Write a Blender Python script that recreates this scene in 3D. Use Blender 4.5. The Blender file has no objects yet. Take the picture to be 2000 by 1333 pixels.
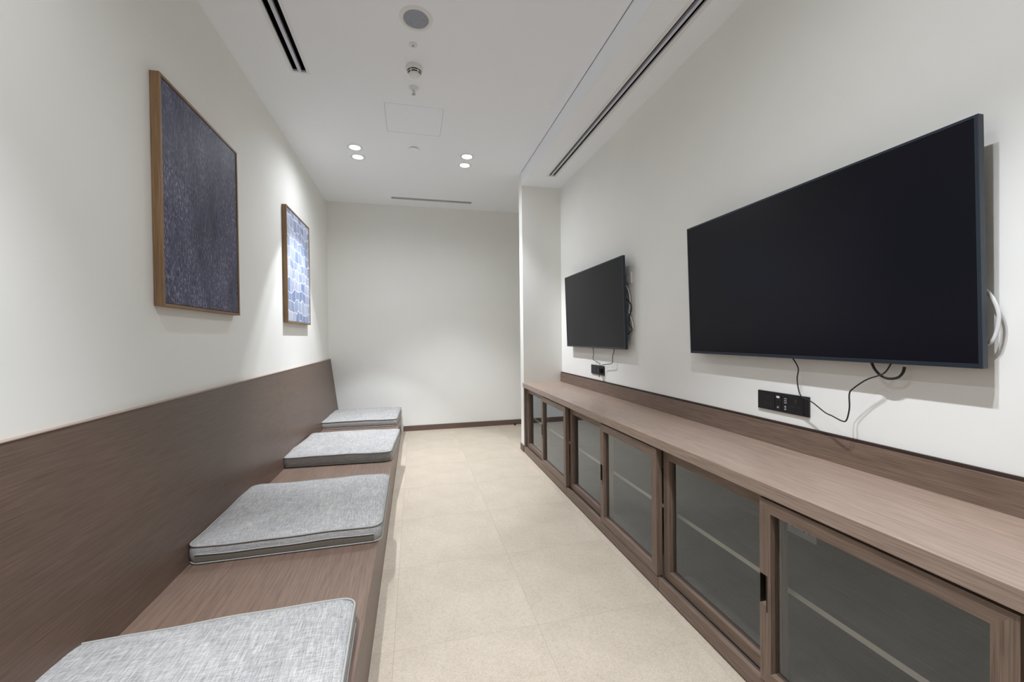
import bpy, bmesh, math, random
from mathutils import Vector, Matrix

random.seed(7)
sc = bpy.context.scene

# ------------------------------------------------------------------ camera
F_PX, YAW, PITCH, ROLL = 793.97, 0.2366063, -0.0107574, -0.0118270
cam = bpy.data.cameras.new('camera')
cam.sensor_fit = 'HORIZONTAL'
cam.sensor_width = 36.0
cam.lens = F_PX / 2000.0 * 36.0
cam.clip_start = 0.02
camo = bpy.data.objects.new('camera', cam)
sc.collection.objects.link(camo)
_r = Vector((math.cos(YAW), -math.sin(YAW), 0))
_f = Vector((math.sin(YAW), math.cos(YAW), 0))
_u = Vector((0, 0, 1))
_f, _u = _f * math.cos(PITCH) + _u * math.sin(PITCH), _u * math.cos(PITCH) - _f * math.sin(PITCH)
_r, _u = _r * math.cos(ROLL) + _u * math.sin(ROLL), _u * math.cos(ROLL) - _r * math.sin(ROLL)
m = Matrix((( _r.x, _u.x, -_f.x, 0.0), (_r.y, _u.y, -_f.y, 0.0), (_r.z, _u.z, -_f.z, 1.25), (0, 0, 0, 1)))
camo.matrix_world = m
sc.camera = camo

# ------------------------------------------------------------------ world, exposure, lamp powers
w = bpy.data.worlds.new('world')
sc.world = w
w.use_nodes = True
w.node_tree.nodes['Background'].inputs['Color'].default_value = (0.8, 0.82, 0.85, 1)
w.node_tree.nodes['Background'].inputs['Strength'].default_value = 0.3
sc.view_settings.view_transform = 'Standard'
sc.view_settings.look = 'None'
sc.view_settings.gamma = 1.0
sc.view_settings.use_curve_mapping = False
sc.view_settings.exposure = 0.0
BEAM_W = 118.0          # the downlight's beam
SPILL_W = 20.0         # the softer spill round the beam
LAMP_COLOR = (0.965, 1.0, 1.075)
sc.cycles.max_bounces = 24
sc.cycles.diffuse_bounces = 20
sc.cycles.glossy_bounces = 5
sc.cycles.transparent_max_bounces = 12
sc.cycles.sample_clamp_indirect = 0.0
sc.cycles.blur_glossy = 2.0

# ------------------------------------------------------------------ room measures (metres)
XL, XR = -1.065, 1.585           # left wall, right (television) wall
YB, YREAR = 5.615, -1.95         # back wall, wall behind the camera
ZC = 3.01                        # ceiling
XS, ZS = 1.145, 2.869            # soffit face and underside
YW0, YW1 = 4.23, 4.355           # wing wall at the end of the cabinets
XFAR = 3.0                       # end of the passage behind the wing wall


# ------------------------------------------------------------------ materials
def new_mat(name):
    mt = bpy.data.materials.new(name)
    mt.use_nodes = True
    nt = mt.node_tree
    return mt, nt, nt.nodes['Principled BSDF']


def plain(name, col, rough=0.6, metal=0.0, spec=0.5):
    mt, nt, b = new_mat(name)
    b.inputs['Base Color'].default_value = (*col, 1)
    b.inputs['Roughness'].default_value = rough
    b.inputs['Metallic'].default_value = metal
    b.inputs['Specular IOR Level'].default_value = spec
    return mt


def nd(nt, t, **kw):
    n = nt.nodes.new(t)
    for k, v in kw.items():
        setattr(n, k, v)
    return n


def ramp(nt, src, stops):
    r = nd(nt, 'ShaderNodeValToRGB')
    els = r.color_ramp.elements
    while len(els) < len(stops):
        els.new(0.5)
    for e, (p, c) in zip(els, stops):
        e.position = p
        e.color = (*c, 1) if len(c) == 3 else c
    nt.links.new(src, r.inputs[0])
    return r.outputs[0]


def noise(nt, vec, scale, detail=3.0, rough=0.55, vscale=(1, 1, 1)):
    mp = nd(nt, 'ShaderNodeMapping')
    mp.inputs['Scale'].default_value = vscale
    nt.links.new(vec, mp.inputs['Vector'])
    n = nd(nt, 'ShaderNodeTexNoise')
    n.inputs['Scale'].default_value = scale
    n.inputs['Detail'].default_value = detail
    n.inputs['Roughness'].default_value = rough
    nt.links.new(mp.outputs[0], n.inputs['Vector'])
    return n.outputs['Fac']


def mixc(nt, fac, a, b, mode='MIX'):
    n = nd(nt, 'ShaderNodeMix', data_type='RGBA', blend_type=mode)
    for sock, v in ((n.inputs[0], fac), (n.inputs[6], a), (n.inputs[7], b)):
        if isinstance(v, (int, float)):
            sock.default_value = v
        elif isinstance(v, tuple):
            sock.default_value = (*v, 1) if len(v) == 3 else v
        else:
            nt.links.new(v, sock)
    return n.outputs[2]


def bump(nt, b, h, strength=0.2, dist=0.002):
    n = nd(nt, 'ShaderNodeBump')
    n.inputs['Strength'].default_value = strength
    n.inputs['Distance'].default_value = dist
    nt.links.new(h, n.inputs['Height'])
    nt.links.new(n.outputs[0], b.inputs['Normal'])


def paint(name, col, amt=0.03):
    mt, nt, b = new_mat(name)
    tc = nd(nt, 'ShaderNodeTexCoord').outputs['Object']
    n = noise(nt, tc, 2.2, 4)
    c0 = tuple(c * (1 - amt) for c in col)
    nt.links.new(ramp(nt, n, [(0.3, c0), (0.7, col)]), b.inputs['Base Color'])
    b.inputs['Roughness'].default_value = 0.75
    b.inputs['Specular IOR Level'].default_value = 0.25
    bump(nt, b, noise(nt, tc, 260, 2), 0.08, 0.001)
    return mt


def wood(name, axis, dark, light, rough=0.42, spec=0.45):
    """fine straight-grained laminate; axis = direction of the grain"""
    mt, nt, b = new_mat(name)
    tc = nd(nt, 'ShaderNodeTexCoord').outputs['Object']
    s1 = [150.0] * 3
    s1[axis] = 2.2
    s2 = [420.0] * 3
    s2[axis] = 9.0
    s3 = [7.0] * 3
    s3[axis] = 0.8
    a = noise(nt, tc, 1.0, 3, 0.6, s1)
    f = noise(nt, tc, 1.0, 2, 0.5, s2)
    lg = noise(nt, tc, 1.0, 3, 0.5, s3)
    c1 = ramp(nt, a, [(0.3, dark), (0.7, light)])
    c2 = ramp(nt, f, [(0.35, tuple(c * 0.72 for c in dark)), (0.62, tuple(min(1, c * 1.08) for c in light))])
    c = mixc(nt, 0.45, c1, c2)
    c3 = ramp(nt, lg, [(0.3, (0.90, 0.90, 0.90)), (0.7, (1.06, 1.05, 1.04))])
    c = mixc(nt, 1.0, c, c3, 'MULTIPLY')
    nt.links.new(c, b.inputs['Base Color'])
    b.inputs['Roughness'].default_value = rough
    b.inputs['Specular IOR Level'].default_value = spec
    bump(nt, b, f, 0.12, 0.0006)
    return mt


def fabric(name):
    mt, nt, b = new_mat(name)
    tc = nd(nt, 'ShaderNodeTexCoord').outputs['Object']
    wx = noise(nt, tc, 1.0, 4, 0.72, (24, 360, 360))       # slubby threads running across
    wy = noise(nt, tc, 1.0, 4, 0.72, (290, 15, 290))       # and along
    blot = noise(nt, tc, 7.0, 3)
    cx = ramp(nt, wx, [(0.32, (0.15, 0.149, 0.147)), (0.50, (0.345, 0.343, 0.332)), (0.68, (0.575, 0.568, 0.548))])
    cy = ramp(nt, wy, [(0.32, (0.125, 0.127, 0.129)), (0.50, (0.335, 0.334, 0.328)), (0.68, (0.575, 0.568, 0.548))])
    c = mixc(nt, 0.52, cx, cy)
    cb = ramp(nt, blot, [(0.3, (0.92, 0.92, 0.93)), (0.7, (1.06, 1.06, 1.05))])
    nt.links.new(mixc(nt, 1.0, c, cb, 'MULTIPLY'), b.inputs['Base Color'])
    b.inputs['Roughness'].default_value = 0.95
    b.inputs['Specular IOR Level'].default_value = 0.1
    ad = nd(nt, 'ShaderNodeMath', operation='ADD')
    nt.links.new(wx, ad.inputs[0])
    nt.links.new(wy, ad.inputs[1])
    bump(nt, b, ad.outputs[0], 0.5, 0.002)
    return mt


def tile_mat():
    mt, nt, b = new_mat('beige_floor_tile')
    tc = nd(nt, 'ShaderNodeTexCoord').outputs['Object']
    oi = nd(nt, 'ShaderNodeObjectInfo').outputs['Random']
    big = noise(nt, tc, 5.0, 5, 0.6)
    fine = noise(nt, tc, 130.0, 3, 0.7)
    spk = noise(nt, tc, 48.0, 4, 0.7)
    c1 = ramp(nt, big, [(0.28, (0.395, 0.335, 0.258)), (0.72, (0.545, 0.475, 0.387))])
    c2 = ramp(nt, fine, [(0.32, (0.365, 0.31, 0.24)), (0.55, (0.49, 0.43, 0.347)), (0.75, (0.57, 0.51, 0.425))])
    c3 = ramp(nt, spk, [(0.34, (0.90, 0.895, 0.885)), (0.52, (1, 1, 1)), (0.72, (1.04, 1.04, 1.04))])
    c = mixc(nt, 0.55, c1, c2)
    c = mixc(nt, 0.8, c, c3, 'MULTIPLY')
    tv = ramp(nt, oi, [(0.0, (0.98, 0.98, 0.978)), (1.0, (1.01, 1.01, 1.01))])
    c = mixc(nt, 1.0, c, tv, 'MULTIPLY')
    nt.links.new(c, b.inputs['Base Color'])
    b.inputs['Roughness'].default_value = 0.5
    b.inputs['Specular IOR Level'].default_value = 0.35
    bump(nt, b, spk, 0.06, 0.001)
    return mt


def glass_mat():
    mt, nt, b = new_mat('clear_glass')
    nt.nodes.remove(b)
    out = nt.nodes['Material Output']
    tr = nd(nt, 'ShaderNodeBsdfTransparent')
    tr.inputs[0].default_value = (0.80, 0.82, 0.82, 1)
    gl = nd(nt, 'ShaderNodeBsdfGlossy')
    gl.inputs['Roughness'].default_value = 0.02
    gl.inputs['Color'].default_value = (0.88, 0.95, 1.0, 1)
    fr = nd(nt, 'ShaderNodeFresnel')
    ge = nd(nt, 'ShaderNodeNewGeometry')          # same reflectance from either side of the thin pane
    io = nd(nt, 'ShaderNodeMapRange')
    io.inputs['To Min'].default_value = 1.56
    io.inputs['To Max'].default_value = 1 / 1.56
    nt.links.new(ge.outputs['Backfacing'], io.inputs['Value'])
    nt.links.new(io.outputs[0], fr.inputs['IOR'])
    mx = nd(nt, 'ShaderNodeMixShader')
    dbl = nd(nt, 'ShaderNodeMath', operation='MULTIPLY')        # two faces of one pane: R = 2r / (1 + r)
    dbl.inputs[1].default_value = 2.0
    inc = nd(nt, 'ShaderNodeMath', operation='ADD')
    inc.inputs[1].default_value = 1.0
    div = nd(nt, 'ShaderNodeMath', operation='DIVIDE')
    nt.links.new(fr.outputs[0], dbl.inputs[0])
    nt.links.new(fr.outputs[0], inc.inputs[0])
    nt.links.new(dbl.outputs[0], div.inputs[0])
    nt.links.new(inc.outputs[0], div.inputs[1])
    nt.links.new(div.outputs[0], mx.inputs[0])
    nt.links.new(tr.outputs[0], mx.inputs[1])
    nt.links.new(gl.outputs[0], mx.inputs[2])
    nt.links.new(mx.outputs[0], out.inputs['Surface'])
    return mt


def emit_mat(name, col, s):
    mt, nt, b = new_mat(name)
    b.inputs['Base Color'].default_value = (0.9, 0.9, 0.9, 1)
    b.inputs['Emission Color'].default_value = (*col, 1)
    b.inputs['Emission Strength'].default_value = s
    return mt


def art_dark():
    mt, nt, b = new_mat('indigo_print')
    tc = nd(nt, 'ShaderNodeTexCoord').outputs['Object']
    st = noise(nt, tc, 1.0, 4, 0.7, (1, 150, 10))
    sp = noise(nt, tc, 1.0, 3, 0.7, (1, 150, 42))
    cl = noise(nt, tc, 5.5, 4, 0.6, (1, 1.4, 0.6))
    ln = nd(nt, 'ShaderNodeTexWave', wave_type='BANDS', bands_direction='Y')
    ln.inputs['Scale'].default_value = 26.0
    ln.inputs['Distortion'].default_value = 0.6
    nt.links.new(tc, ln.inputs['Vector'])
    base = ramp(nt, cl, [(0.3, (0.013, 0.014, 0.040)), (0.7, (0.048, 0.052, 0.112))])
    cl2 = ramp(nt, noise(nt, tc, 4.2, 4, 0.6, (1, 1.6, 0.7)), [(0.36, (0.12, 0.12, 0.14)), (0.62, (1, 1, 1))])
    a = ramp(nt, st, [(0.46, (0, 0, 0)), (0.68, (0.22, 0.22, 0.29))])
    s = ramp(nt, sp, [(0.50, (0, 0, 0)), (0.64, (0.60, 0.58, 0.66))])
    g = ramp(nt, ln.outputs['Fac'], [(0.0, (0.35, 0.35, 0.38)), (0.6, (1, 1, 1))])
    c = mixc(nt, 0.40, base, a, 'ADD')
    s2 = mixc(nt, 1.0, mixc(nt, 1.0, s, g, 'MULTIPLY'), cl2, 'MULTIPLY')
    c = mixc(nt, 0.55, c, s2, 'ADD')
    nt.links.new(c, b.inputs['Base Color'])
    b.inputs['Roughness'].default_value = 0.55
    b.inputs['Specular IOR Level'].default_value = 0.35
    return mt


def art_pale():
    mt, nt, b = new_mat('pale_blue_print')
    tc = nd(nt, 'ShaderNodeTexCoord').outputs['Object']
    sx = nd(nt, 'ShaderNodeSeparateXYZ')
    nt.links.new(tc, sx.inputs[0])
    wob = noise(nt, tc, 6.0, 3)
    wob2 = noise(nt, tc, 14.0, 2)
    a1 = nd(nt, 'ShaderNodeMath', operation='MULTIPLY_ADD')
    nt.links.new(wob, a1.inputs[0])
    a1.inputs[1].default_value = 0.16
    nt.links.new(sx.outputs['Z'], a1.inputs[2])
    a2 = nd(nt, 'ShaderNodeMath', operation='MULTIPLY_ADD')
    nt.links.new(wob2, a2.inputs[0])
    a2.inputs[1].default_value = 0.035
    nt.links.new(sx.outputs['Y'], a2.inputs[2])
    cb = nd(nt, 'ShaderNodeCombineXYZ')
    nt.links.new(a2.outputs[0], cb.inputs[0])
    nt.links.new(a1.outputs[0], cb.inputs[1])
    br = nd(nt, 'ShaderNodeTexBrick')
    br.offset = 0.35
    br.inputs['Scale'].default_value = 1.0
    br.inputs['Brick Width'].default_value = 0.115
    br.inputs['Row Height'].default_value = 0.092
    br.inputs['Mortar Size'].default_value = 0.0045
    br.inputs['Mortar Smooth'].default_value = 0.6
    br.inputs['Bias'].default_value = -0.1
    br.inputs['Color1'].default_value = (0.17, 0.23, 0.38, 1)
    br.inputs['Color2'].default_value = (0.44, 0.49, 0.60, 1)
    br.inputs['Mortar'].default_value = (0.74, 0.76, 0.82, 1)
    nt.links.new(cb.outputs[0], br.inputs['Vector'])
    wash = noise(nt, tc, 1.0, 4, 0.6, (1, 60, 9))
    wc = ramp(nt, wash, [(0.3, (0.8, 0.82, 0.9)), (0.7, (1.35, 1.3, 1.2))])
    nt.links.new(mixc(nt, 1.0, br.outputs['Color'], wc, 'MULTIPLY'), b.inputs['Base Color'])
    b.inputs['Roughness'].default_value = 0.5
    return mt


M = {}
M['wall'] = paint('wall_paint', (0.845, 0.848, 0.812))
M['ceil'] = paint('ceiling_paint', (0.905, 0.93, 0.97), 0.01)
M['white'] = plain('white_plastic', (0.80, 0.80, 0.79), 0.4)
M['white_metal'] = plain('white_metal', (0.80, 0.80, 0.81), 0.35)
M['lilac_bar'] = plain('satin_aluminium_bar', (0.62, 0.63, 0.70), 0.35)
M['cavity'] = plain('slot_black', (0.006, 0.006, 0.008), 0.7, 0, 0.1)
M['grille'] = plain('grey_speaker_mesh', (0.26, 0.28, 0.31), 0.7)
M['dark_slot'] = plain('dark_slot', (0.02, 0.02, 0.025), 0.6)
WD, WL = (0.120, 0.079, 0.056), (0.235, 0.168, 0.129)
M['wood_y'] = wood('brown_laminate_lengthwise', 1, WD, WL)
M['wood_z'] = wood('brown_laminate_upright', 2, WD, WL)
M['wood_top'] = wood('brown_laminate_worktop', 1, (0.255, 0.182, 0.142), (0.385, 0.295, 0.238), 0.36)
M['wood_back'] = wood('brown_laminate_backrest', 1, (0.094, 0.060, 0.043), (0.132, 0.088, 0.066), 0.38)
M['wood_seat'] = wood('brown_laminate_seat', 1, (0.128, 0.084, 0.061), (0.205, 0.142, 0.108), 0.42)
M['wood_base'] = wood('brown_laminate_base', 1, (0.105, 0.068, 0.052), (0.17, 0.118, 0.094), 0.5)
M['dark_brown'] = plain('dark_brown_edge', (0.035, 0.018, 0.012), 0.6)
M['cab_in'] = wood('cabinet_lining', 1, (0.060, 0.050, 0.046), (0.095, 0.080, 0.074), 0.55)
M['shelf_edge'] = plain('pale_shelf_board', (0.46, 0.42, 0.37), 0.5)
M['glass'] = glass_mat()
M['bronze'] = plain('dark_bronze', (0.05, 0.038, 0.028), 0.35, 0.7)
M['fabric'] = fabric('grey_woven_fabric')
M['piping'] = plain('grey_piping', (0.34, 0.335, 0.32), 0.9, 0, 0.1)
M['zip'] = plain('zip_flap', (0.16, 0.145, 0.12), 0.9, 0, 0.1)
M['tile'] = tile_mat()
M['grout'] = plain('floor_grout', (0.44, 0.385, 0.31), 0.9)
M['frame'] = wood('oak_picture_frame', 2, (0.185, 0.105, 0.047), (0.315, 0.195, 0.100), 0.5)
M['frame_y'] = wood('oak_picture_frame_lengthwise', 1, (0.185, 0.105, 0.047), (0.315, 0.195, 0.100), 0.5)
M['art1'] = art_dark()
M['art2'] = art_pale()
M['screen'] = plain('matte_black_screen', (0.004, 0.004, 0.008), 0.28, 0, 0.22)
M['bezel'] = plain('black_bezel', (0.010, 0.011, 0.015), 0.4)
M['tv_side'] = plain('blue_black_metal_edge', (0.030, 0.040, 0.055), 0.35, 0.5)
M['black'] = plain('black_plastic', (0.008, 0.008, 0.010), 0.35)
M['black_soft'] = plain('black_cable', (0.010, 0.010, 0.011), 0.5)
M['white_cable'] = plain('white_cable', (0.72, 0.72, 0.70), 0.5)
M['grey_dot'] = plain('grey_print', (0.35, 0.36, 0.40), 0.5)
M['lens'] = emit_mat('lamp_lens', (1.0, 0.97, 0.90), 14.0)
M['metal'] = plain('grey_metal', (0.45, 0.46, 0.48), 0.35, 0.8)


# ------------------------------------------------------------------ helpers
def wpos(o):
    p = Vector((0, 0, 0))
    while o is not None:
        p += o.location
        o = o.parent
    return p


def obj(name, bm, mats, parent=None, smooth=False, local=False, origin=None):
    """link a bmesh (world coordinates unless local) as ONE mesh object"""
    if origin is None:
        origin = Vector((0, 0, 0))
    origin = Vector(origin)
    if not local:
        base = wpos(parent) if parent is not None else Vector((0, 0, 0))
        bmesh.ops.translate(bm, verts=bm.verts, vec=-(base + origin))
    bmesh.ops.recalc_face_normals(bm, faces=bm.faces)
    me = bpy.data.meshes.new(name)
    bm.to_mesh(me)
    bm.free()
    for mt in (mats if isinstance(mats, (list, tuple)) else [mats]):
        me.materials.append(mt)
    if smooth:
        for p in me.polygons:
            p.use_smooth = True
    o = bpy.data.objects.new(name, me)
    sc.collection.objects.link(o)
    if parent is not None:
        o.parent = parent
    o.location = origin
    return o


def tag(o, label, cat, group=None):
    o['label'] = label
    o['category'] = cat
    if group:
        o['group'] = group
    return o


def thing(name, label, cat, loc, group=None):
    o = bpy.data.objects.new(name, None)
    o.empty_display_size = 0.05
    sc.collection.objects.link(o)
    o.location = loc
    return tag(o, label, cat, group)


def struct(name, bm, mats, parent=None, label=None):
    o = obj(name, bm, mats, parent)
    if parent is None:
        o['kind'] = 'structure'
    if label:
        o['label'] = label
    return o


def bx(bm, x0, x1, y0, y1, z0, z1, bev=0.0, mi=0):
    vs = [bm.verts.new((x, y, z)) for x in (x0, x1) for y in (y0, y1) for z in (z0, z1)]
    idx = [(0, 1, 3, 2), (4, 6, 7, 5), (0, 4, 5, 1), (2, 3, 7, 6), (0, 2, 6, 4), (1, 5, 7, 3)]
    fs = [bm.faces.new([vs[i] for i in q]) for q in idx]
    for f in fs:
        f.material_index = mi
    if bev > 0:
        es = list({e for f in fs for e in f.edges})
        r = bmesh.ops.bevel(bm, geom=es, offset=bev, segments=2, affect='EDGES', profile=0.6)
        for f in r['faces']:
            f.material_index = mi
    return bm


def box(*a, **k):
    return bx(bmesh.new(), *a, **k)


def prism(bm, pts, axis, a0, a1, mi=0):
    """polygon (list of 2-D points in the other two axes) pulled along axis from a0 to a1"""
    def v(p, a):
        c = list(p)
        c.insert(axis, a)
        return bm.verts.new(c)
    A = [v(p, a0) for p in pts]
    B = [v(p, a1) for p in pts]
    n = len(pts)
    fs = [bm.faces.new(A), bm.faces.new(B[::-1])]
    for i in range(n):
        fs.append(bm.faces.new((A[i], B[i], B[(i + 1) % n], A[(i + 1) % n])))
    for f in fs:
        f.material_index = mi
    return bm


def lathe(bm, prof, c, n=32, mi=0, down=False):
    """profile (r, z) revolved about the vertical through c"""
    rings = []
    for r, z in prof:
        if r < 1e-6:
            rings.append([bm.verts.new((c[0], c[1], c[2] + z))])
        else:
            rings.append([bm.verts.new((c[0] + r * math.cos(2 * math.pi * i / n), c[1] + r * math.sin(2 * math.pi * i / n), c[2] + z)) for i in range(n)])
    for a, b in zip(rings, rings[1:]):
        for i in range(n):
            j = (i + 1) % n
            if len(a) == 1 and len(b) == 1:
                continue
            if len(a) == 1:
                f = bm.faces.new((a[0], b[j], b[i]))
            elif len(b) == 1:
                f = bm.faces.new((a[i], a[j], b[0]))
            else:
                f = bm.faces.new((a[i], a[j], b[j], b[i]))
            f.material_index = mi
    return bm


def smooth_path(pts, sub=6):
    P = [Vector(p) for p in pts]
    out = []
    for i in range(len(P) - 1):
        p0 = P[max(i - 1, 0)]
        p1, p2 = P[i], P[i + 1]
        p3 = P[min(i + 2, len(P) - 1)]
        for k in range(sub):
            t = k / sub
            out.append(0.5 * ((2 * p1) + (p2 - p0) * t + (2 * p0 - 5 * p1 + 4 * p2 - p3) * t * t + (3 * p1 - p0 - 3 * p2 + p3) * t ** 3))
    out.append(P[-1])
    return out


def tube(bm, pts, r, n=8, closed=False, mi=0, flat=1.0):
    P = [Vector(p) for p in pts]
    N = len(P)
    rings = []
    up = None
    for i in range(N):
        if closed:
            t = (P[(i + 1) % N] - P[i - 1]).normalized()
        else:
            t = (P[min(i + 1, N - 1)] - P[max(i - 1, 0)]).normalized()
        if up is None:
            up = Vector((1, 0, 0)) if abs(t.x) < 0.9 else Vector((0, 0, 1))
        s = t.cross(up).normalized()
        up = s.cross(t).normalized()
        rings.append([bm.verts.new(P[i] + r * (math.cos(2 * math.pi * k / n) * up * flat + math.sin(2 * math.pi * k / n) * s)) for k in range(n)])
    for i in range(N if closed else N - 1):
        a, b = rings[i], rings[(i + 1) % N]
        for k in range(n):
            f = bm.faces.new((a[k], a[(k + 1) % n], b[(k + 1) % n], b[k]))
            f.material_index = mi
    if not closed:
        bm.faces.new(rings[0][::-1]).material_index = mi
        bm.faces.new(rings[-1]).material_index = mi
    return bm


def slab_xy(bm, x0, x1, y0, y1, z0, z1, holes):
    """horizontal slab with rectangular holes (x0,x1,y0,y1)"""
    xs = sorted({x0, x1} | {v for h in holes for v in h[:2] if x0 < v < x1})
    ys = sorted({y0, y1} | {v for h in holes for v in h[2:] if y0 < v < y1})

    def solid(i, j):
        if not (0 <= i < len(xs) - 1 and 0 <= j < len(ys) - 1):
            return False
        cx, cy = (xs[i] + xs[i + 1]) / 2, (ys[j] + ys[j + 1]) / 2
        return not any(h[0] < cx < h[1] and h[2] < cy < h[3] for h in holes)
    V = {}

    def v(i, j, z):
        k = (i, j, z)
        if k not in V:
            V[k] = bm.verts.new((xs[i], ys[j], z))
        return V[k]
    for i in range(len(xs) - 1):
        for j in range(len(ys) - 1):
            if not solid(i, j):
                continue
            for z in (z0, z1):
                bm.faces.new((v(i, j, z), v(i + 1, j, z), v(i + 1, j + 1, z), v(i, j + 1, z)))
            for (di, dj, a, b) in ((-1, 0, (i, j), (i, j + 1)), (1, 0, (i + 1, j), (i + 1, j + 1)), (0, -1, (i, j), (i + 1, j)), (0, 1, (i, j + 1), (i + 1, j + 1))):
                if not solid(i + di, j + dj):
                    bm.faces.new((v(*a, z0), v(*b, z0), v(*b, z1), v(*a, z1)))
    return bm


# ------------------------------------------------------------------ the room
LAMPS = [(-0.504, 3.99), (-0.504, 4.195), (0.527, 3.968), (0.53, 4.172),
         (-0.504, 0.60), (-0.504, 0.80), (0.527, 0.60), (0.53, 0.80)]
LEFT_SLOT = (-0.757, -0.650, -0.20, 2.950)      # ceiling diffuser openings
END_SLOT = (-0.252, 0.758, 5.280, 5.352)
SOFFIT_SLOT = (1.325, 1.422, -0.60, 3.925)
HATCH = (-0.197, 0.250, 3.183, 3.622)

# floor: a screed with the tiles laid on it
fl = struct('floor', box(XL - 0.1, XFAR + 0.1, YREAR - 0.1, YB + 0.1, -0.10, -0.003), M['grout'])
fl['label'] = 'floor of large beige stone-look tiles with thin joints'
TX = [-0.095 + 0.6 * k for k in range(-2, 6)]
TY = [2.876 + 0.6 * k for k in range(-9, 6)]
tile_meshes = {}
for i in range(len(TX) - 1):
    for j in range(len(TY) - 1):
        x0, x1 = max(TX[i], XL), min(TX[i + 1], XFAR)
        y0, y1 = max(TY[j], YREAR), min(TY[j + 1], YB)
        if x1 - x0 < 0.02 or y1 - y0 < 0.02:
            continue
        g = 0.0002
        key = (round(x1 - x0, 3), round(y1 - y0, 3))
        if key not in tile_meshes:
            t = obj('floor_tile', box(-(x1 - x0) / 2 + g, (x1 - x0) / 2 - g, -(y1 - y0) / 2 + g, (y1 - y0) / 2 - g, -0.003, 0.0, bev=0.0004), M['tile'], fl, local=True)
            tile_meshes[key] = t
        else:
            t = tile_meshes[key].copy()
            sc.collection.objects.link(t)
            t.parent = fl
        t.location = ((x0 + x1) / 2, (y0 + y1) / 2, 0)

# ceiling with real openings for diffusers, hatch and downlights
holes = [LEFT_SLOT, END_SLOT, HATCH] + [(x - 0.047, x + 0.047, y - 0.047, y + 0.047) for x, y in LAMPS]
holes += [(XS - 0.004, XS, YREAR, YW0)]        # narrow shadow gap beside the soffit
struct('ceiling', slab_xy(bmesh.new(), XL - 0.1, XFAR + 0.1, YREAR - 0.1, YB + 0.1, ZC, ZC + 0.035, holes), M['ceil'])
struct('trim_1', slab_xy(bmesh.new(), XS, XR + 0.12, YREAR, YW0 - 0.0005, ZS, ZS + 0.03, [SOFFIT_SLOT]), M['ceil'])
struct('trim_2', box(XS, XS + 0.02, YREAR, YW0 - 0.0005, ZS + 0.03, ZC + 0.20), M['ceil'])
struct('trim_3', box(XS - 0.010, XS - 0.0005, YREAR, YW0 + 0.01, ZC + 0.005, ZC + 0.034), M['ceil'])
struct('trim_4', box(XL - 0.1, XFAR + 0.1, YREAR - 0.1, YB + 0.1, ZC + 0.2, ZC + 0.25), M['ceil'])

struct('wall_left', box(XL - 0.1, XL, YREAR - 0.1, YB + 0.1, 0, ZC + 0.2), M['wall'])
struct('wall_back', box(XL, XFAR, YB, YB + 0.1, 0, ZC + 0.2), M['wall'])
struct('wall_rear', box(XL, XFAR, YREAR - 0.1, YREAR, 0, ZC + 0.2), M['wall'])
struct('wall_right', box(XR, XR + 0.12, YREAR, YW0, 0, ZC + 0.2), M['wall'])
struct('wall_wing', box(XS, XFAR, YW0, YW1, 0, ZC + 0.2, bev=0.002), M['wall'])
struct('wall_far_right', box(XFAR, XFAR + 0.1, YW1, YB, 0, ZC + 0.2), M['wall'])

struct('baseboard_back', box(-0.150, XFAR, YB - 0.012, YB, 0.0, 0.070, bev=0.0015), M['wood_base'])
bb = bx(bmesh.new(), XS - 0.010, XS, YW0 + 0.002, YW1 + 0.010, 0.0, 0.07, bev=0.001)
bx(bb, XS, XFAR, YW1, YW1 + 0.010, 0.0, 0.07, bev=0.001)
struct('baseboard_wing', bb, M['wood_base'])

# ------------------------------------------------------------------ downlights
def downlight(x, y, label, group, cone, blend, k):
    t = thing('downlight', label, 'light', (x, y, ZC), group)
    ring = lathe(bmesh.new(), [(0.0475, 0.03), (0.0475, 0.002), (0.049, -0.003), (0.065, -0.0035), (0.068, -0.001), (0.068, 0.0)], (x, y, ZC), 40)
    obj('trim_ring', ring, M['white_metal'], t, True)
    can = lathe(bmesh.new(), [(0.0475, 0.03), (0.045, 0.034), (0.045, 0.075), (0.0, 0.075)], (x, y, ZC), 32)
    obj('reflector', can, M['white_metal'], t, True)
    lens = lathe(bmesh.new(), [(0.0465, 0.014), (0.034, 0.0115), (0.0, 0.010)], (x, y, ZC), 32)
    obj('lens', lens, M['lens'], t, True)
    for nm, ang, bl, wt, r in (('beam', cone, blend, BEAM_W * k, 0.022), ('spill', 168.0, 1.0, SPILL_W, 0.03)):
        L = bpy.data.lights.new(nm, 'SPOT')
        L.spot_size = math.radians(ang)
        L.spot_blend = bl
        L.energy = wt
        L.color = LAMP_COLOR
        L.shadow_soft_size = r
        lo = bpy.data.objects.new(nm, L)
        sc.collection.objects.link(lo)
        lo.parent = t
        lo.location = (0, 0, 0.006 if nm == 'beam' else -0.004)
    return t


LAB = ['round recessed ceiling downlight over the bench side, camera-side one of the far pair',
       'round recessed ceiling downlight over the bench side, back-wall-side one of the far pair',
       'round recessed ceiling downlight over the cabinet side, camera-side one of the far pair',
       'round recessed ceiling downlight over the cabinet side, back-wall-side one of the far pair',
       'round recessed ceiling downlight above bench near the camera, rearward one of its pair',
       'round recessed ceiling downlight above bench near the camera, forward one of its pair',
       'round recessed ceiling downlight above cabinets near the camera, rearward one of its pair',
       'round recessed ceiling downlight above cabinets near the camera, forward one of its pair']
for (x, y), lb in zip(LAMPS, LAB):
    downlight(x, y, lb, 'recessed ceiling downlights', *((67.0, 0.20, 1.05) if x < 0 and y > 3 else (72.0, 0.55, 0.84) if x < 0 else (90.0, 0.6, 1.0)))


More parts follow.
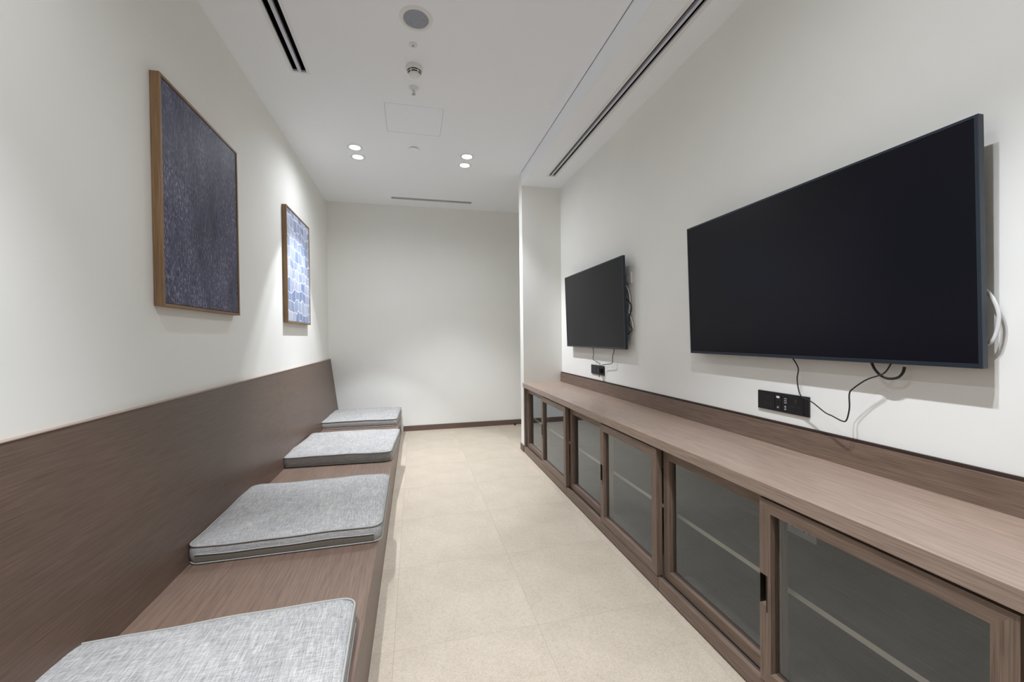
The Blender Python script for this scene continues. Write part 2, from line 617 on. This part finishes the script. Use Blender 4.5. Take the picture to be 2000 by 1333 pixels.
# ------------------------------------------------------------------ linear slot diffusers
def diffuser(label, x0, x1, y0, y1, z, along, edge=0.020, bar=0.020):
    """flange round the opening, two black slots with a bar between; (x0..y1) is the opening in the ceiling"""
    t = thing('slot_diffuser', label, 'air vent', ((x0 + x1) / 2, (y0 + y1) / 2, z), 'linear slot diffusers')
    fr = bmesh.new()
    zl, zh = z - 0.002, z + 0.012
    e = edge
    bx(fr, x0 - 0.006, x0 + e, y0 - 0.006, y1 + 0.006, zl, zh)
    bx(fr, x1 - e, x1 + 0.006, y0 - 0.006, y1 + 0.006, zl, zh)
    bx(fr, x0 + e, x1 - e, y0 - 0.006, y0 + e, zl, zh)
    bx(fr, x0 + e, x1 - e, y1 - e, y1 + 0.006, zl, zh)
    obj('flange', fr, M['white_metal'], t)
    if along == 'y':
        c = (x0 + x1) / 2
        b = box(c - bar / 2, c + bar / 2, y0 + e, y1 - e, z - 0.001, z + 0.02)
    else:
        c = (y0 + y1) / 2
        b = box(x0 + e, x1 - e, c - bar / 2, c + bar / 2, z - 0.001, z + 0.02)
    obj('centre_bar', b, M['lilac_bar'], t)
    cv = bmesh.new()
    d = 0.10
    bx(cv, x0 + 0.001, x0 + 0.005, y0 + 0.001, y1 - 0.001, zh, z + d)
    bx(cv, x1 - 0.005, x1 - 0.001, y0 + 0.001, y1 - 0.001, zh, z + d)
    bx(cv, x0 + 0.005, x1 - 0.005, y0 + 0.001, y0 + 0.005, zh, z + d)
    bx(cv, x0 + 0.005, x1 - 0.005, y1 - 0.005, y1 - 0.001, zh, z + d)
    bx(cv, x0 + 0.001, x1 - 0.001, y0 + 0.001, y1 - 0.001, z + d, z + d + 0.004)
    obj('plenum', cv, M['cavity'], t)
    return t


diffuser('long two-slot black linear air diffuser in the ceiling above the bench', *LEFT_SLOT, ZC, 'y', 0.012, 0.020)
diffuser('short narrow linear air diffuser in the ceiling beside the back wall', *END_SLOT, ZC, 'x', 0.003, 0.004)
diffuser('long two-slot black linear air diffuser in the lowered soffit above the televisions', *SOFFIT_SLOT, ZS, 'y', 0.017, 0.016)

# ------------------------------------------------------------------ other ceiling fittings
hx0, hx1, hy0, hy1 = HATCH
t = thing('access_hatch', 'square white flush access panel in the ceiling between the lamps', 'hatch', ((hx0 + hx1) / 2, (hy0 + hy1) / 2, ZC))
hf = bmesh.new()
slab_xy(hf, hx0, hx1, hy0, hy1, ZC + 0.002, ZC + 0.02, [(hx0 + 0.003, hx1 - 0.003, hy0 + 0.003, hy1 - 0.003)])
obj('frame', hf, M['ceil'], t)
obj('panel', box(hx0 + 0.005, hx1 - 0.005, hy0 + 0.005, hy1 - 0.005, ZC, ZC + 0.015, bev=0.0008), M['ceil'], t)

sp = (0.036, 2.315, ZC)
t = thing('ceiling_speaker', 'round flush ceiling loudspeaker with grey mesh and white ring', 'speaker', sp)
obj('trim_ring', lathe(bmesh.new(), [(0.0685, 0.0), (0.0685, -0.005), (0.072, -0.0075), (0.086, -0.006), (0.091, 0.0)], sp, 48), M['white'], t, True)
mg, nt, b = new_mat('grey_speaker_grille')
tc = nd(nt, 'ShaderNodeTexCoord').outputs['Object']
vo = nd(nt, 'ShaderNodeTexVoronoi')
vo.inputs['Scale'].default_value = 320
nt.links.new(tc, vo.inputs['Vector'])
nt.links.new(ramp(nt, vo.outputs['Distance'], [(0.2, (0.17, 0.19, 0.23)), (0.6, (0.36, 0.39, 0.45))]), b.inputs['Base Color'])
b.inputs['Roughness'].default_value = 0.6
obj('grille', lathe(bmesh.new(), [(0.069, -0.003), (0.05, -0.0045), (0.0, -0.0055)], sp, 48), mg, t, True)

c = (0.020, 2.523, ZC)
t = thing('ceiling_sensor', 'tiny white sensor button with a dark centre next to the ceiling speaker', 'sensor', c)
obj('disc', lathe(bmesh.new(), [(0.026, 0.0), (0.025, -0.004), (0.012, -0.006), (0.0, -0.006)], c, 28), M['white'], t, True)
obj('eye', lathe(bmesh.new(), [(0.007, -0.0055), (0.006, -0.011), (0.0, -0.012)], c, 16), M['metal'], t, True)

c = (0.027, 2.735, ZC)
t = thing('smoke_detector', 'white domed smoke detector with two dark ring slots on the ceiling', 'smoke detector', c)
obj('base', lathe(bmesh.new(), [(0.055, 0.0), (0.055, -0.018), (0.052, -0.022), (0.047, -0.023), (0.0, -0.023)], c, 40), M['white'], t, True)
obj('chamber', lathe(bmesh.new(), [(0.0475, -0.0225), (0.0455, -0.0265)], c, 40), M['white'], t, True)
obj('slot_ring', lathe(bmesh.new(), [(0.0455, -0.0265), (0.0430, -0.0335)], c, 40), M['dark_slot'], t, True)
obj('chamber', lathe(bmesh.new(), [(0.0430, -0.0335), (0.0415, -0.0375)], c, 40), M['white'], t, True)
obj('slot_ring', lathe(bmesh.new(), [(0.0415, -0.0375), (0.0385, -0.0445)], c, 40), M['dark_slot'], t, True)
for k in range(6):
    rb = bmesh.new()
    a = math.pi / 6 + k * math.pi / 3 + math.pi / 3 * 0.5
    ux, uy = math.cos(a), math.sin(a)
    p = [(c[0] + ux * 0.030 - uy * 0.0025, c[1] + uy * 0.030 + ux * 0.0025), (c[0] + ux * 0.0445 - uy * 0.0025, c[1] + uy * 0.0445 + ux * 0.0025),
         (c[0] + ux * 0.0445 + uy * 0.0025, c[1] + uy * 0.0445 - ux * 0.0025), (c[0] + ux * 0.030 + uy * 0.0025, c[1] + uy * 0.030 - ux * 0.0025)]
    prism(rb, p, 2, ZC - 0.046, ZC - 0.022)
    obj('rib', rb, M['white'], t)
obj('cap', lathe(bmesh.new(), [(0.0, -0.0445), (0.0385, -0.0445), (0.036, -0.051), (0.022, -0.058), (0.0, -0.060)], c, 40), M['white'], t, True)

c = (0.022, 2.955, ZC)
t = thing('fire_sprinkler', 'small white pendent sprinkler head between smoke detector and access panel', 'sprinkler', c)
obj('escutcheon', lathe(bmesh.new(), [(0.036, 0.0), (0.034, -0.006), (0.020, -0.014), (0.014, -0.015), (0.0, -0.015)], c, 32), M['white'], t, True)
obj('body', lathe(bmesh.new(), [(0.010, -0.012), (0.010, -0.024), (0.006, -0.026), (0.0, -0.026)], c, 20), M['white_metal'], t, True)
ym = bmesh.new()
for s in (-1, 1):
    tube(ym, [(c[0] + s * 0.008, c[1], ZC - 0.022), (c[0] + s * 0.011, c[1], ZC - 0.034), (c[0] + s * 0.003, c[1], ZC - 0.046)], 0.0018, 8)
obj('yoke', ym, M['white_metal'], t, True)
obj('bulb', lathe(bmesh.new(), [(0.0, -0.025), (0.0025, -0.028), (0.0025, -0.042), (0.0, -0.045)], c, 12), M['metal'], t, True)
obj('deflector', lathe(bmesh.new(), [(0.0, -0.045), (0.013, -0.046), (0.013, -0.0475), (0.0, -0.0485)], c, 24), M['metal'], t, True)

c = (0.024, 3.905, ZC)
t = thing('blank_cover', 'plain round white cover disc on ceiling between the two lamp pairs', 'cover', c)
obj('disc', lathe(bmesh.new(), [(0.0, -0.012), (0.043, -0.012), (0.045, -0.010), (0.045, -0.006), (0.043, -0.005), (0.0, -0.005)], c, 36), M['ceil'], t)
obj('stem', lathe(bmesh.new(), [(0.0, -0.006), (0.036, -0.006), (0.036, 0.0), (0.0, 0.0)], c, 28), M['grille'], t)

# ------------------------------------------------------------------ the built-in bench
ZSEAT = 0.285
bench = thing('built_in_bench', 'long brown wood-laminate bench with a tall leaning back along the left wall', 'bench', (-0.56, 1.83, 0))
XBF, XBB = -0.178, -0.953
Y0B, Y1B = YREAR + 0.005, YB - 0.004
seams = [Y0B, -0.14, 1.06 - 0.0, 3.50, Y1B]
obj('seat_board', box(XBB - 0.02, XBF, Y0B, Y1B, ZSEAT - 0.035, ZSEAT, bev=0.0015), M['wood_seat'], bench)
front = [Y0B, 0.30, 2.70, Y1B]
for a, b in zip(front, front[1:]):
    obj('front_panel', box(XBF - 0.022, XBF - 0.002, a + 0.0006, b - 0.0006, 0.0, ZSEAT - 0.035, bev=0.0008), M['wood_y'], bench)
for a, b in zip([Y0B, 1.06 - 2.44 + 2.44 - 1.1, 3.50], [1.06 - 1.1, 3.50, Y1B]):
    bm = bmesh.new()
    prism(bm, [(XBB, ZSEAT - 0.004), (-1.043, 0.988), (-1.063, 0.988), (-0.985, ZSEAT - 0.004)], 1, a + 0.0006, b - 0.0006)
    obj('backrest_panel', bm, M['wood_back'], bench)
obj('top_ledge', box(XL + 0.0005, -1.040, Y0B, Y1B, 0.9885, 0.992, bev=0.0008), M['wood_top'], bench)
fr = bmesh.new()
bx(fr, XL + 0.0005, -1.005, Y0B, Y1B, 0.0, ZSEAT - 0.037)
for k in range(7):
    yy = Y0B + 0.3 + k * 1.15
    bx(fr, -1.0, XBF - 0.024, yy, yy + 0.02, 0.0, ZSEAT - 0.037)
obj('frame', fr, M['dark_brown'], bench)


# ------------------------------------------------------------------ bench cushions
def rrect(w, d, r, n=7):
    pts = []
    for cx, cy, a0 in ((w / 2 - r, d / 2 - r, 0), (-w / 2 + r, d / 2 - r, 90), (-w / 2 + r, -d / 2 + r, 180), (w / 2 - r, -d / 2 + r, 270)):
        for k in range(n):
            a = math.radians(a0 + 90 * k / (n - 1))
            pts.append((cx + r * math.cos(a), cy + r * math.sin(a)))
    out = []                       # points along the straight sides too, so that the edge can sag
    for i in range(len(pts)):
        p, q = pts[i], pts[(i + 1) % len(pts)]
        L = math.dist(p, q)
        k = max(1, int(L / 0.05))
        for s in range(k):
            out.append((p[0] + (q[0] - p[0]) * s / k, p[1] + (q[1] - p[1]) * s / k))
    return out


def cushion(label, cx, cy, rot, w, d, h, seed, zip_flap=False):
    t = thing('bench_cushion', label, 'cushion', (cx, cy, ZSEAT + 0.0005), 'flat cushions on the wall bench')
    t.rotation_euler.z = math.radians(rot)
    rnd = random.Random(seed)
    ph = [rnd.uniform(0, 6.28) for _ in range(4)]
    o = rrect(w, d, 0.045)

    def wav(x, y):
        return 0.0022 * math.sin(9 * x + ph[0]) + 0.0020 * math.sin(11 * y + ph[1]) + 0.0012 * math.sin(23 * (x + y) + ph[2])
    rings = [(-0.06, 0.000), (-0.012, 0.0005), (-0.001, 0.004), (0.003, 0.014), (0.0055, h * 0.35), (0.0055, h * 0.62), (0.003, h - 0.018), (0.0, h - 0.006), (-0.006, h - 0.001), (-0.03, h + 0.004), (-0.09, h + 0.009), (-0.18, h + 0.012), (-0.28, h + 0.013)]
    bm = bmesh.new()
    R = []
    for off, z in rings:
        sx, sy = (w / 2 + off) / (w / 2), (d / 2 + off) / (d / 2)
        R.append([bm.verts.new((x * sx, y * sy, z + (wav(x, y) * min(1, z / 0.03) if z > 0.012 else 0))) for x, y in o])
    n = len(o)
    for a, b in zip(R, R[1:]):
        for i in range(n):
            bm.faces.new((a[i], a[(i + 1) % n], b[(i + 1) % n], b[i]))
    for ring, z in ((R[0], 0.0), (R[-1], h + 0.0135)):
        cv = bm.verts.new((0, 0, z))
        for i in range(n):
            bm.faces.new((ring[i], ring[(i + 1) % n], cv))
    obj('cover', bm, M['fabric'], t, True, local=True)
    for z, nm in ((h - 0.004, 'top_piping'), (0.0055, 'bottom_piping')):
        pts = [(x * (1 + 0.004 / w), y * (1 + 0.004 / d), z + (wav(x, y) if z > 0.012 else 0)) for x, y in o]
        obj(nm, tube(bmesh.new(), pts, 0.0036, 8, True), M['piping'], t, True, local=True)
    if zip_flap:
        f = bmesh.new()
        yb = -d / 2 - 0.0062
        xs = [-w / 2 + 0.03 + (w - 0.06) * k / 24 for k in range(25)]
        va = [f.verts.new((a, yb, h * 0.50 + wav(a, yb))) for a in xs]
        vb = [f.verts.new((a, yb - 0.0006, h * 0.36 + wav(a, yb))) for a in xs]
        vc = [f.verts.new((a, yb + 0.0008, h * 0.16 + wav(a, yb) * 0.5)) for a in xs]
        for p, q in ((va, vb), (vb, vc)):
            for k in range(24):
                f.faces.new((p[k], p[k + 1], q[k + 1], q[k]))
        obj('zip_flap', f, M['zip'], t, local=True)['label'] = 'dark taupe zip flap along the near side'
        obj('flap_piping', tube(bmesh.new(), [(a, yb - 0.001, h * 0.52 + wav(a, yb)) for a in xs], 0.003, 8), M['piping'], t, True, local=True)
    return t


cushion('grey woven bench cushion nearest the camera, cut by the frame bottom', -0.592, 1.078, 2.0, 0.795, 0.775, 0.080, 1)
cushion('blue-grey woven bench cushion in shade with a zip flap, second from the camera', -0.563, 2.392, 0.4, 0.790, 0.765, 0.080, 2, True)
cushion('pale grey bench cushion brightly lit under the small picture, third from the camera', -0.562, 3.732, -3.2, 0.785, 0.80, 0.080, 3)
cushion('pale grey bench cushion pushed into the back-wall corner, farthest away', -0.578, 5.035, -2.2, 0.785, 0.80, 0.080, 4)


# ------------------------------------------------------------------ storage cabinets
ZWT, ZWB = 0.750, 0.704
PITCH_Y = 1.222


def prism_x(bm, pts, x0, x1, mi=0):
    return prism(bm, pts, 0, x0, x1, mi)


def sliding_door(par, y0, y1, z0, z1, xf, pull):
    """mitred frame in one mesh, pane and pull as sub-parts; xf = front plane, 30 mm thick; the pull is cut into the far stile"""
    f, th = 0.043, 0.030
    x0, x1 = xf, xf + th
    bm = bmesh.new()
    prism_x(bm, [(y0, z0), (y1, z0), (y1 - f, z0 + f), (y0 + f, z0 + f)], x0, x1, 0)
    prism_x(bm, [(y0, z1), (y1, z1), (y1 - f, z1 - f), (y0 + f, z1 - f)], x0, x1, 0)
    prism_x(bm, [(y0, z0), (y0 + f, z0 + f), (y0 + f, z1 - f), (y0, z1)], x0, x1, 1)
    if pull:
        za, zb, yn = 0.334, 0.437, y1 - 0.027
        prism_x(bm, [(y1, z0), (y1, za), (yn, za), (yn, zb), (y1, zb), (y1, z1), (y1 - f, z1 - f), (y1 - f, z0 + f)], x0, x1, 1)
    else:
        prism_x(bm, [(y1, z0), (y1 - f, z0 + f), (y1 - f, z1 - f), (y1, z1)], x0, x1, 1)
    d = obj('sliding_door', bm, [M['wood_y'], M['wood_z']], par)
    g = bmesh.new()
    xg = x0 + 0.019
    g.faces.new([g.verts.new(p) for p in ((xg, y0 + f - 0.004, z0 + f - 0.004), (xg, y1 - f + 0.004, z0 + f - 0.004), (xg, y1 - f + 0.004, z1 - f + 0.004), (xg, y0 + f - 0.004, z1 - f + 0.004))])
    obj('glass_pane', g, M['glass'], d)
    if pull:
        p = bmesh.new()
        bx(p, x0 + 0.022, x0 + 0.025, yn + 0.0005, y1 - 0.0015, za + 0.0005, zb - 0.0005)        # back of the cup
        bx(p, x0 - 0.0015, x0 + 0.022, yn - 0.0035, yn - 0.0002, za - 0.018, zb)                 # inner lip
        bx(p, x0 + 0.001, x0 + 0.025, y1 - 0.0014, y1 + 0.0002, za + 0.0005, zb - 0.0005)        # thin outer lip
        obj('finger_pull', p, M['bronze'], d)
    return d


def cabinet(label, ya, yb):
    t = thing('storage_cabinet', label, 'cabinet', (1.36, (ya + yb) / 2, 0), 'glass-fronted cabinets along the right wall')
    # plinth with a dark recess at the floor
    obj('plinth', box(1.139, 1.158, ya, yb, 0.008, 0.068, bev=0.0012), M['wood_y'], t)
    obj('plinth_recess', box(1.146, 1.158, ya, yb, 0.0, 0.0075), M['dark_brown'], t)
    obj('bottom_panel', box(1.159, 1.566, ya, yb, 0.044, 0.062), M['cab_in'], t)
    for y in (ya, yb - 0.018):
        obj('side_panel', box(1.206, 1.566, y, y + 0.018, 0.0625, 0.7025), M['cab_in'], t)
    obj('back_panel', box(1.5665, 1.580, ya, yb, 0.004, 0.7025), M['cab_in'], t)
    sh = obj('shelf', box(1.2375, 1.565, ya + 0.0185, yb - 0.0185, 0.360, 0.378), M['cab_in'], t)
    obj('edge_band', box(1.236, 1.2374, ya + 0.0185, yb - 0.0185, 0.360, 0.378), M['shelf_edge'], sh)['label'] = 'pale front edge'
    tr = bmesh.new()
    bx(tr, 1.150, 1.206, ya, yb, 0.697, 0.7025)
    obj('top_track', tr, M['dark_brown'], t)
    sliding_door(t, ya + 0.003, ya + 0.617, 0.0725, 0.6945, 1.137, True)
    sliding_door(t, yb - 0.652, yb - 0.003, 0.0700, 0.6930, 1.171, False)
    return t


CL = ['brown storage cabinet with two sliding glass doors beside the white end wall',
      'brown storage cabinet with two sliding glass doors, in the middle under the gap between televisions',
      'brown storage cabinet with sliding glass doors and white sockets inside, under the large television',
      'brown storage cabinet, only a sliver in view at the right frame edge',
      'brown storage cabinet behind the camera at the rear end of the run']
for k, lb in enumerate(CL):
    ya = 0.5285 + PITCH_Y * (2 - k)
    cabinet(lb, ya, ya + PITCH_Y - 0.003)
tag(obj('filler_panel', box(1.141, 1.160, 0.5285 + 3 * PITCH_Y, YW0 - 0.001, 0.0, ZWB - 0.001, bev=0.0008), M['wood_z']),
    'narrow upright brown filler strip between the farthest cabinet and the white end wall', 'panel')

wt = thing('worktop', 'continuous brown wood-laminate counter running over all the glass-fronted cabinets', 'countertop', (1.36, 1.2, ZWB))
obj('top_board', box(1.131, 1.5645, YREAR + 0.002, YW0 - 0.001, ZWB, ZWT, bev=0.0015), M['wood_top'], wt)
obj('backsplash', box(1.565, 1.5835, YREAR + 0.002, YW0 - 0.001, ZWB + 0.001, 0.846, bev=0.001), M['wood_y'], wt)
obj('shadow_strip', box(1.5745, 1.5838, YREAR + 0.002, YW0 - 0.001, 0.8465, 0.857), M['dark_brown'], wt)['label'] = 'dark brown edge strip coloured as the shadow gap along the wall'  # dark brown puts the shade of the gap above the backsplash into colour

# white sockets inside the third cabinet
t = thing('cabinet_socket', 'white double socket plate on the back panel inside a cabinet', 'socket', (1.566, 1.371, 0.44))
obj('plate', box(1.557, 1.566, 1.293, 1.449, 0.398, 0.484, bev=0.002), M['white'], t)
for yc in (1.333, 1.409):
    s = bmesh.new()
    for dy, dz, hh in ((0, 0.016, 0.006), (0.011, -0.006, 0.003), (-0.011, -0.006, 0.003)):
        bx(s, 1.5562, 1.5575, yc + dy - 0.004, yc + dy + 0.004, 0.436 + dz - hh, 0.436 + dz + hh)
    obj('pin_holes', s, M['black'], t)
t = thing('cabinet_switch', 'single white plate beside the white double socket inside a cabinet', 'socket', (1.566, 1.50, 0.44))
obj('plate', box(1.557, 1.566, 1.458, 1.540, 0.399, 0.484, bev=0.002), M['white'], t)
obj('rocker', box(1.554, 1.5575, 1.487, 1.511, 0.425, 0.457, bev=0.001), M['white'], t)


# ------------------------------------------------------------------ televisions
def television(label, y0, y1, z0, h, xf):
    t = thing('television', label, 'television', (xf, (y0 + y1) / 2, z0), 'wall-mounted flat televisions')
    t.rotation_euler.y = math.radians(-1.6)      # leans out a little at the top
    w = (y1 - y0) / 2
    fr = bmesh.new()
    b = 0.009
    bx(fr, 0.0, 0.022, -w, -w + b, 0, h, bev=0.0012)
    bx(fr, 0.0, 0.022, w - b, w, 0, h, bev=0.0012)
    bx(fr, 0.0, 0.022, -w + b, w - b, 0, b + 0.004, bev=0.0012)
    bx(fr, 0.0, 0.022, -w + b, w - b, h - b, h, bev=0.0012)
    obj('bezel', fr, M['tv_side'], t, local=True)
    obj('screen', box(0.0016, 0.020, -w + b - 0.001, w - b + 0.001, b + 0.003, h - b + 0.001), M['screen'], t, local=True)
    bk = bmesh.new()
    bx(bk, 0.0222, 0.030, -w + 0.03, w - 0.03, 0.03, h - 0.03, bev=0.003)
    bx(bk, 0.030, 0.046, -w + 0.22, w - 0.22, 0.05, h * 0.62, bev=0.004)
    obj('rear_housing', bk, M['black'], t, local=True)
    br = bmesh.new()
    for s in (-0.2, 0.2):
        bx(br, 0.0462, 0.056, s - 0.02, s + 0.02, h * 0.15, h * 0.60)
    bx(br, 0.0562, 0.0600, -0.28, 0.28, h * 0.30, h * 0.52)
    obj('wall_bracket', br, M['metal'], t, local=True)
    return t


television('large black flat television nearest the camera, tilted down over the socket strip', 0.784, 2.002, 1.1455, 0.699, 1.523)
television('dark grey-screened flat television farther away, beside the white end wall', 2.731, 3.911, 1.1440, 0.699, 1.523)


# ------------------------------------------------------------------ pictures
def picture(label, y0, y1, z0, z1, art, artname):
    t = thing('framed_picture', label, 'picture', (XL, (y0 + y1) / 2, z0), 'framed prints over the bench')
    xf, f = -1.028, 0.0125
    x0 = XL + 0.001
    for a, b in ((y0, y0 + f), (y1 - f, y1)):
        obj('frame_side', box(x0, xf, a, b, z0, z1, bev=0.001), M['frame'], t)
    for a, b in ((z0, z0 + f), (z1 - f, z1)):
        obj('frame_rail', box(x0, xf, y0 + f + 0.0002, y1 - f - 0.0002, a, b, bev=0.001), M['frame_y'], t)
    obj('canvas', box(x0 + 0.006, xf - 0.004, y0 + f + 0.003, y1 - f - 0.003, z0 + f + 0.003, z1 - f - 0.003), art, t)
    return t


picture('large dark indigo streaked print in a slim oak frame, nearer the camera', 2.022, 2.800, 1.398, 2.388, M['art1'], 'print')
picture('pale blue patchwork print in a slim oak frame near the back wall', 3.775, 4.545, 1.394, 2.388, M['art2'], 'print')

# ------------------------------------------------------------------ sockets and cables on the right wall
t = thing('socket_strip', 'long black wall plate with sockets and media ports under the large television', 'socket', (XR, 1.466, 0.945))
obj('plate', box(XR - 0.009, XR - 0.0002, 1.338, 1.593, 0.9015, 0.986, bev=0.0018), M['black'], t)
xp = XR - 0.0092
for yc in (1.535, 1.395):
    s = bmesh.new()
    bx(s, xp - 0.0012, xp, yc - 0.035, yc + 0.035, 0.910, 0.977, bev=0.0006)
    obj('socket_module', s, M['black'], t)
    h = bmesh.new()
    bx(h, xp - 0.0016, xp - 0.0011, yc - 0.004, yc + 0.004, 0.953, 0.967)
    for dy in (-0.013, 0.013):
        bx(h, xp - 0.0016, xp - 0.0011, yc + dy - 0.006, yc + dy + 0.006, 0.930, 0.936)
    obj('pin_holes', h, M['dark_slot'], t)
for k, yc in enumerate((1.482, 1.445)):
    obj('port_module', box(xp - 0.0012, xp, yc - 0.016, yc + 0.016, 0.910, 0.977, bev=0.0006), M['black'], t)
    p = bmesh.new()
    if k == 0:
        bx(p, xp - 0.0022, xp - 0.001, yc - 0.008, yc + 0.008, 0.962, 0.971)
    else:
        for z in (0.962, 0.953, 0.944):
            bx(p, xp - 0.0018, xp - 0.001, yc - 0.006, yc + 0.006, z, z + 0.004)
    obj('port', p, M['white_cable'] if k == 0 else M['grey_dot'], t)
    for z in ((0.929, 0.918) if k else (0.921,)):
        obj('jack', tube(bmesh.new(), [(xp - 0.003, yc, z), (xp - 0.001, yc, z)], 0.0042, 12), M['grey_dot'], t)

t = thing('double_socket', 'small black double wall socket under the farther television', 'socket', (XR, 3.325, 0.95))
obj('plate', box(XR - 0.009, XR - 0.0002, 3.197, 3.453, 0.905, 0.988, bev=0.0018), M['black'], t)
for yc in (3.265, 3.385):
    obj('socket_module', box(xp - 0.0014, xp, yc - 0.05, yc + 0.05, 0.912, 0.980, bev=0.0006), M['dark_slot'], t)
obj('plug', box(xp - 0.030, xp - 0.0015, 3.225, 3.265, 0.925, 0.965, bev=0.004), M['black'], t)

t = thing('wall_plate', 'white cover plate partly hidden behind the right edge of the farther television', 'socket', (XR, 2.80, 1.68))
obj('plate', box(XR - 0.008, XR - 0.0002, 2.738, 2.862, 1.640, 1.722, bev=0.002), M['white'], t)
obj('rocker', box(XR - 0.011, XR - 0.0082, 2.785, 2.835, 1.66, 1.70, bev=0.001), M['white'], t)


def cable(name, pts, r, mat, label, flat=1.0):
    o = obj(name, tube(bmesh.new(), smooth_path(pts), r, 8, flat=flat), mat, None, True)
    return tag(o, label, 'cable')


XC = 1.552
A = [(1.388, 1.147), (1.362, 1.105), (1.367, 1.062), (1.361, 1.017), (1.346, 0.988), (1.301, 0.972), (1.25, 0.941), (1.221, 0.932), (1.184, 0.920),
     (1.168, 0.928), (1.158, 0.974), (1.158, 1.025), (1.144, 1.047), (1.10, 1.083), (1.06, 1.102), (1.04, 1.116), (1.023, 1.146)]
OFF = [1.552, 1.545, 1.541, 1.538, 1.530, 1.523, 1.512, 1.506, 1.500, 1.500, 1.504, 1.510, 1.515, 1.524, 1.534, 1.545, 1.552]
OFF = [1.552 - (1.552 - x) * 0.78 for x in OFF]
cable('power_cable', [(x, y * x / 1.55, 1.25 - (1.25 - z) * x / 1.55) for x, (y, z) in zip(OFF, A)], 0.0024, M['black_soft'],
      'thin black cable hanging from the large television past the socket strip in a loop')
A = [(1.092, 1.185), (1.08, 1.14), (1.068, 1.117), (1.048, 1.099), (1.026, 1.094), (1.002, 1.101), (0.989, 1.117), (0.984, 1.136)]
cable('thick_cable', [(1.548, y, z) for y, z in A], 0.0042, M['black_soft'], 'short thick black cable loop hanging under the right of the large television')
A = [(0.85, 1.40), (0.81, 1.375), (0.790, 1.353), (0.777, 1.323), (0.771, 1.288), (0.776, 1.245), (0.789, 1.217), (0.83, 1.19)]
cable('white_cable', [(1.560, y, z) for y, z in A], 0.0050, M['white_cable'], 'flat white cable bowing out behind the right edge of the large television', 0.45)
A = [(3.38, 1.18), (3.376, 1.142), (3.364, 1.109), (3.368, 1.071), (3.378, 1.045), (3.359, 1.032), (3.284, 1.018), (3.235, 1.002), (3.238, 0.962)]
cable('power_cable', [(1.560 - 0.010 * (1 if z < 1.0 else 0), y, z) for y, z in A], 0.0028, M['black_soft'], 'thin black cable from the farther television to its socket, left of the two')
A = [(2.975, 1.18), (2.978, 1.139), (2.979, 1.114), (3.0, 1.086), (3.003, 1.051), (3.006, 1.029), (3.038, 1.018), (3.104, 1.009), (3.172, 1.001), (3.205, 0.98), (3.222, 0.94), (3.225, 0.892)]
cable('power_cable', [(1.558 - 0.012 * (1 if z < 1.0 else 0), y, z) for y, z in A], 0.0028, M['black_soft'], 'thin black cable from the farther television to its socket, right of the two')
A = [(2.80, 1.63), (2.765, 1.591), (2.739, 1.534), (2.74, 1.472), (2.754, 1.425), (2.722, 1.368), (2.699, 1.313), (2.724, 1.28), (2.79, 1.25)]
cable('white_cable', [(1.568, y, z) for y, z in A], 0.0042, M['white_cable'], 'white cable bulging out behind the right edge of the farther television')
A = [(2.80, 1.54), (2.746, 1.507), (2.707, 1.476), (2.701, 1.435), (2.728, 1.396), (2.736, 1.335), (2.697, 1.30), (2.71, 1.279), (2.79, 1.24)]
cable('black_cable', [(1.5575, y, z) for y, z in A], 0.0042, M['black_soft'], 'black cable looping with a white one behind the farther television')

# ------------------------------------------------------------------ small stop on the floor
c = (1.369, 5.560, 0.0)
t = thing('door_stop', 'tiny black round door stop on the floor by the back baseboard', 'door stop', c)
obj('base', lathe(bmesh.new(), [(0.0, 0.0), (0.016, 0.0), (0.016, 0.006), (0.010, 0.008), (0.0, 0.008)], c, 20), M['black'], t, True)
obj('rubber_ring', lathe(bmesh.new(), [(0.0, 0.0075), (0.014, 0.010), (0.0175, 0.018), (0.014, 0.027), (0.0, 0.030)], c, 20), M['black_soft'], t, True)
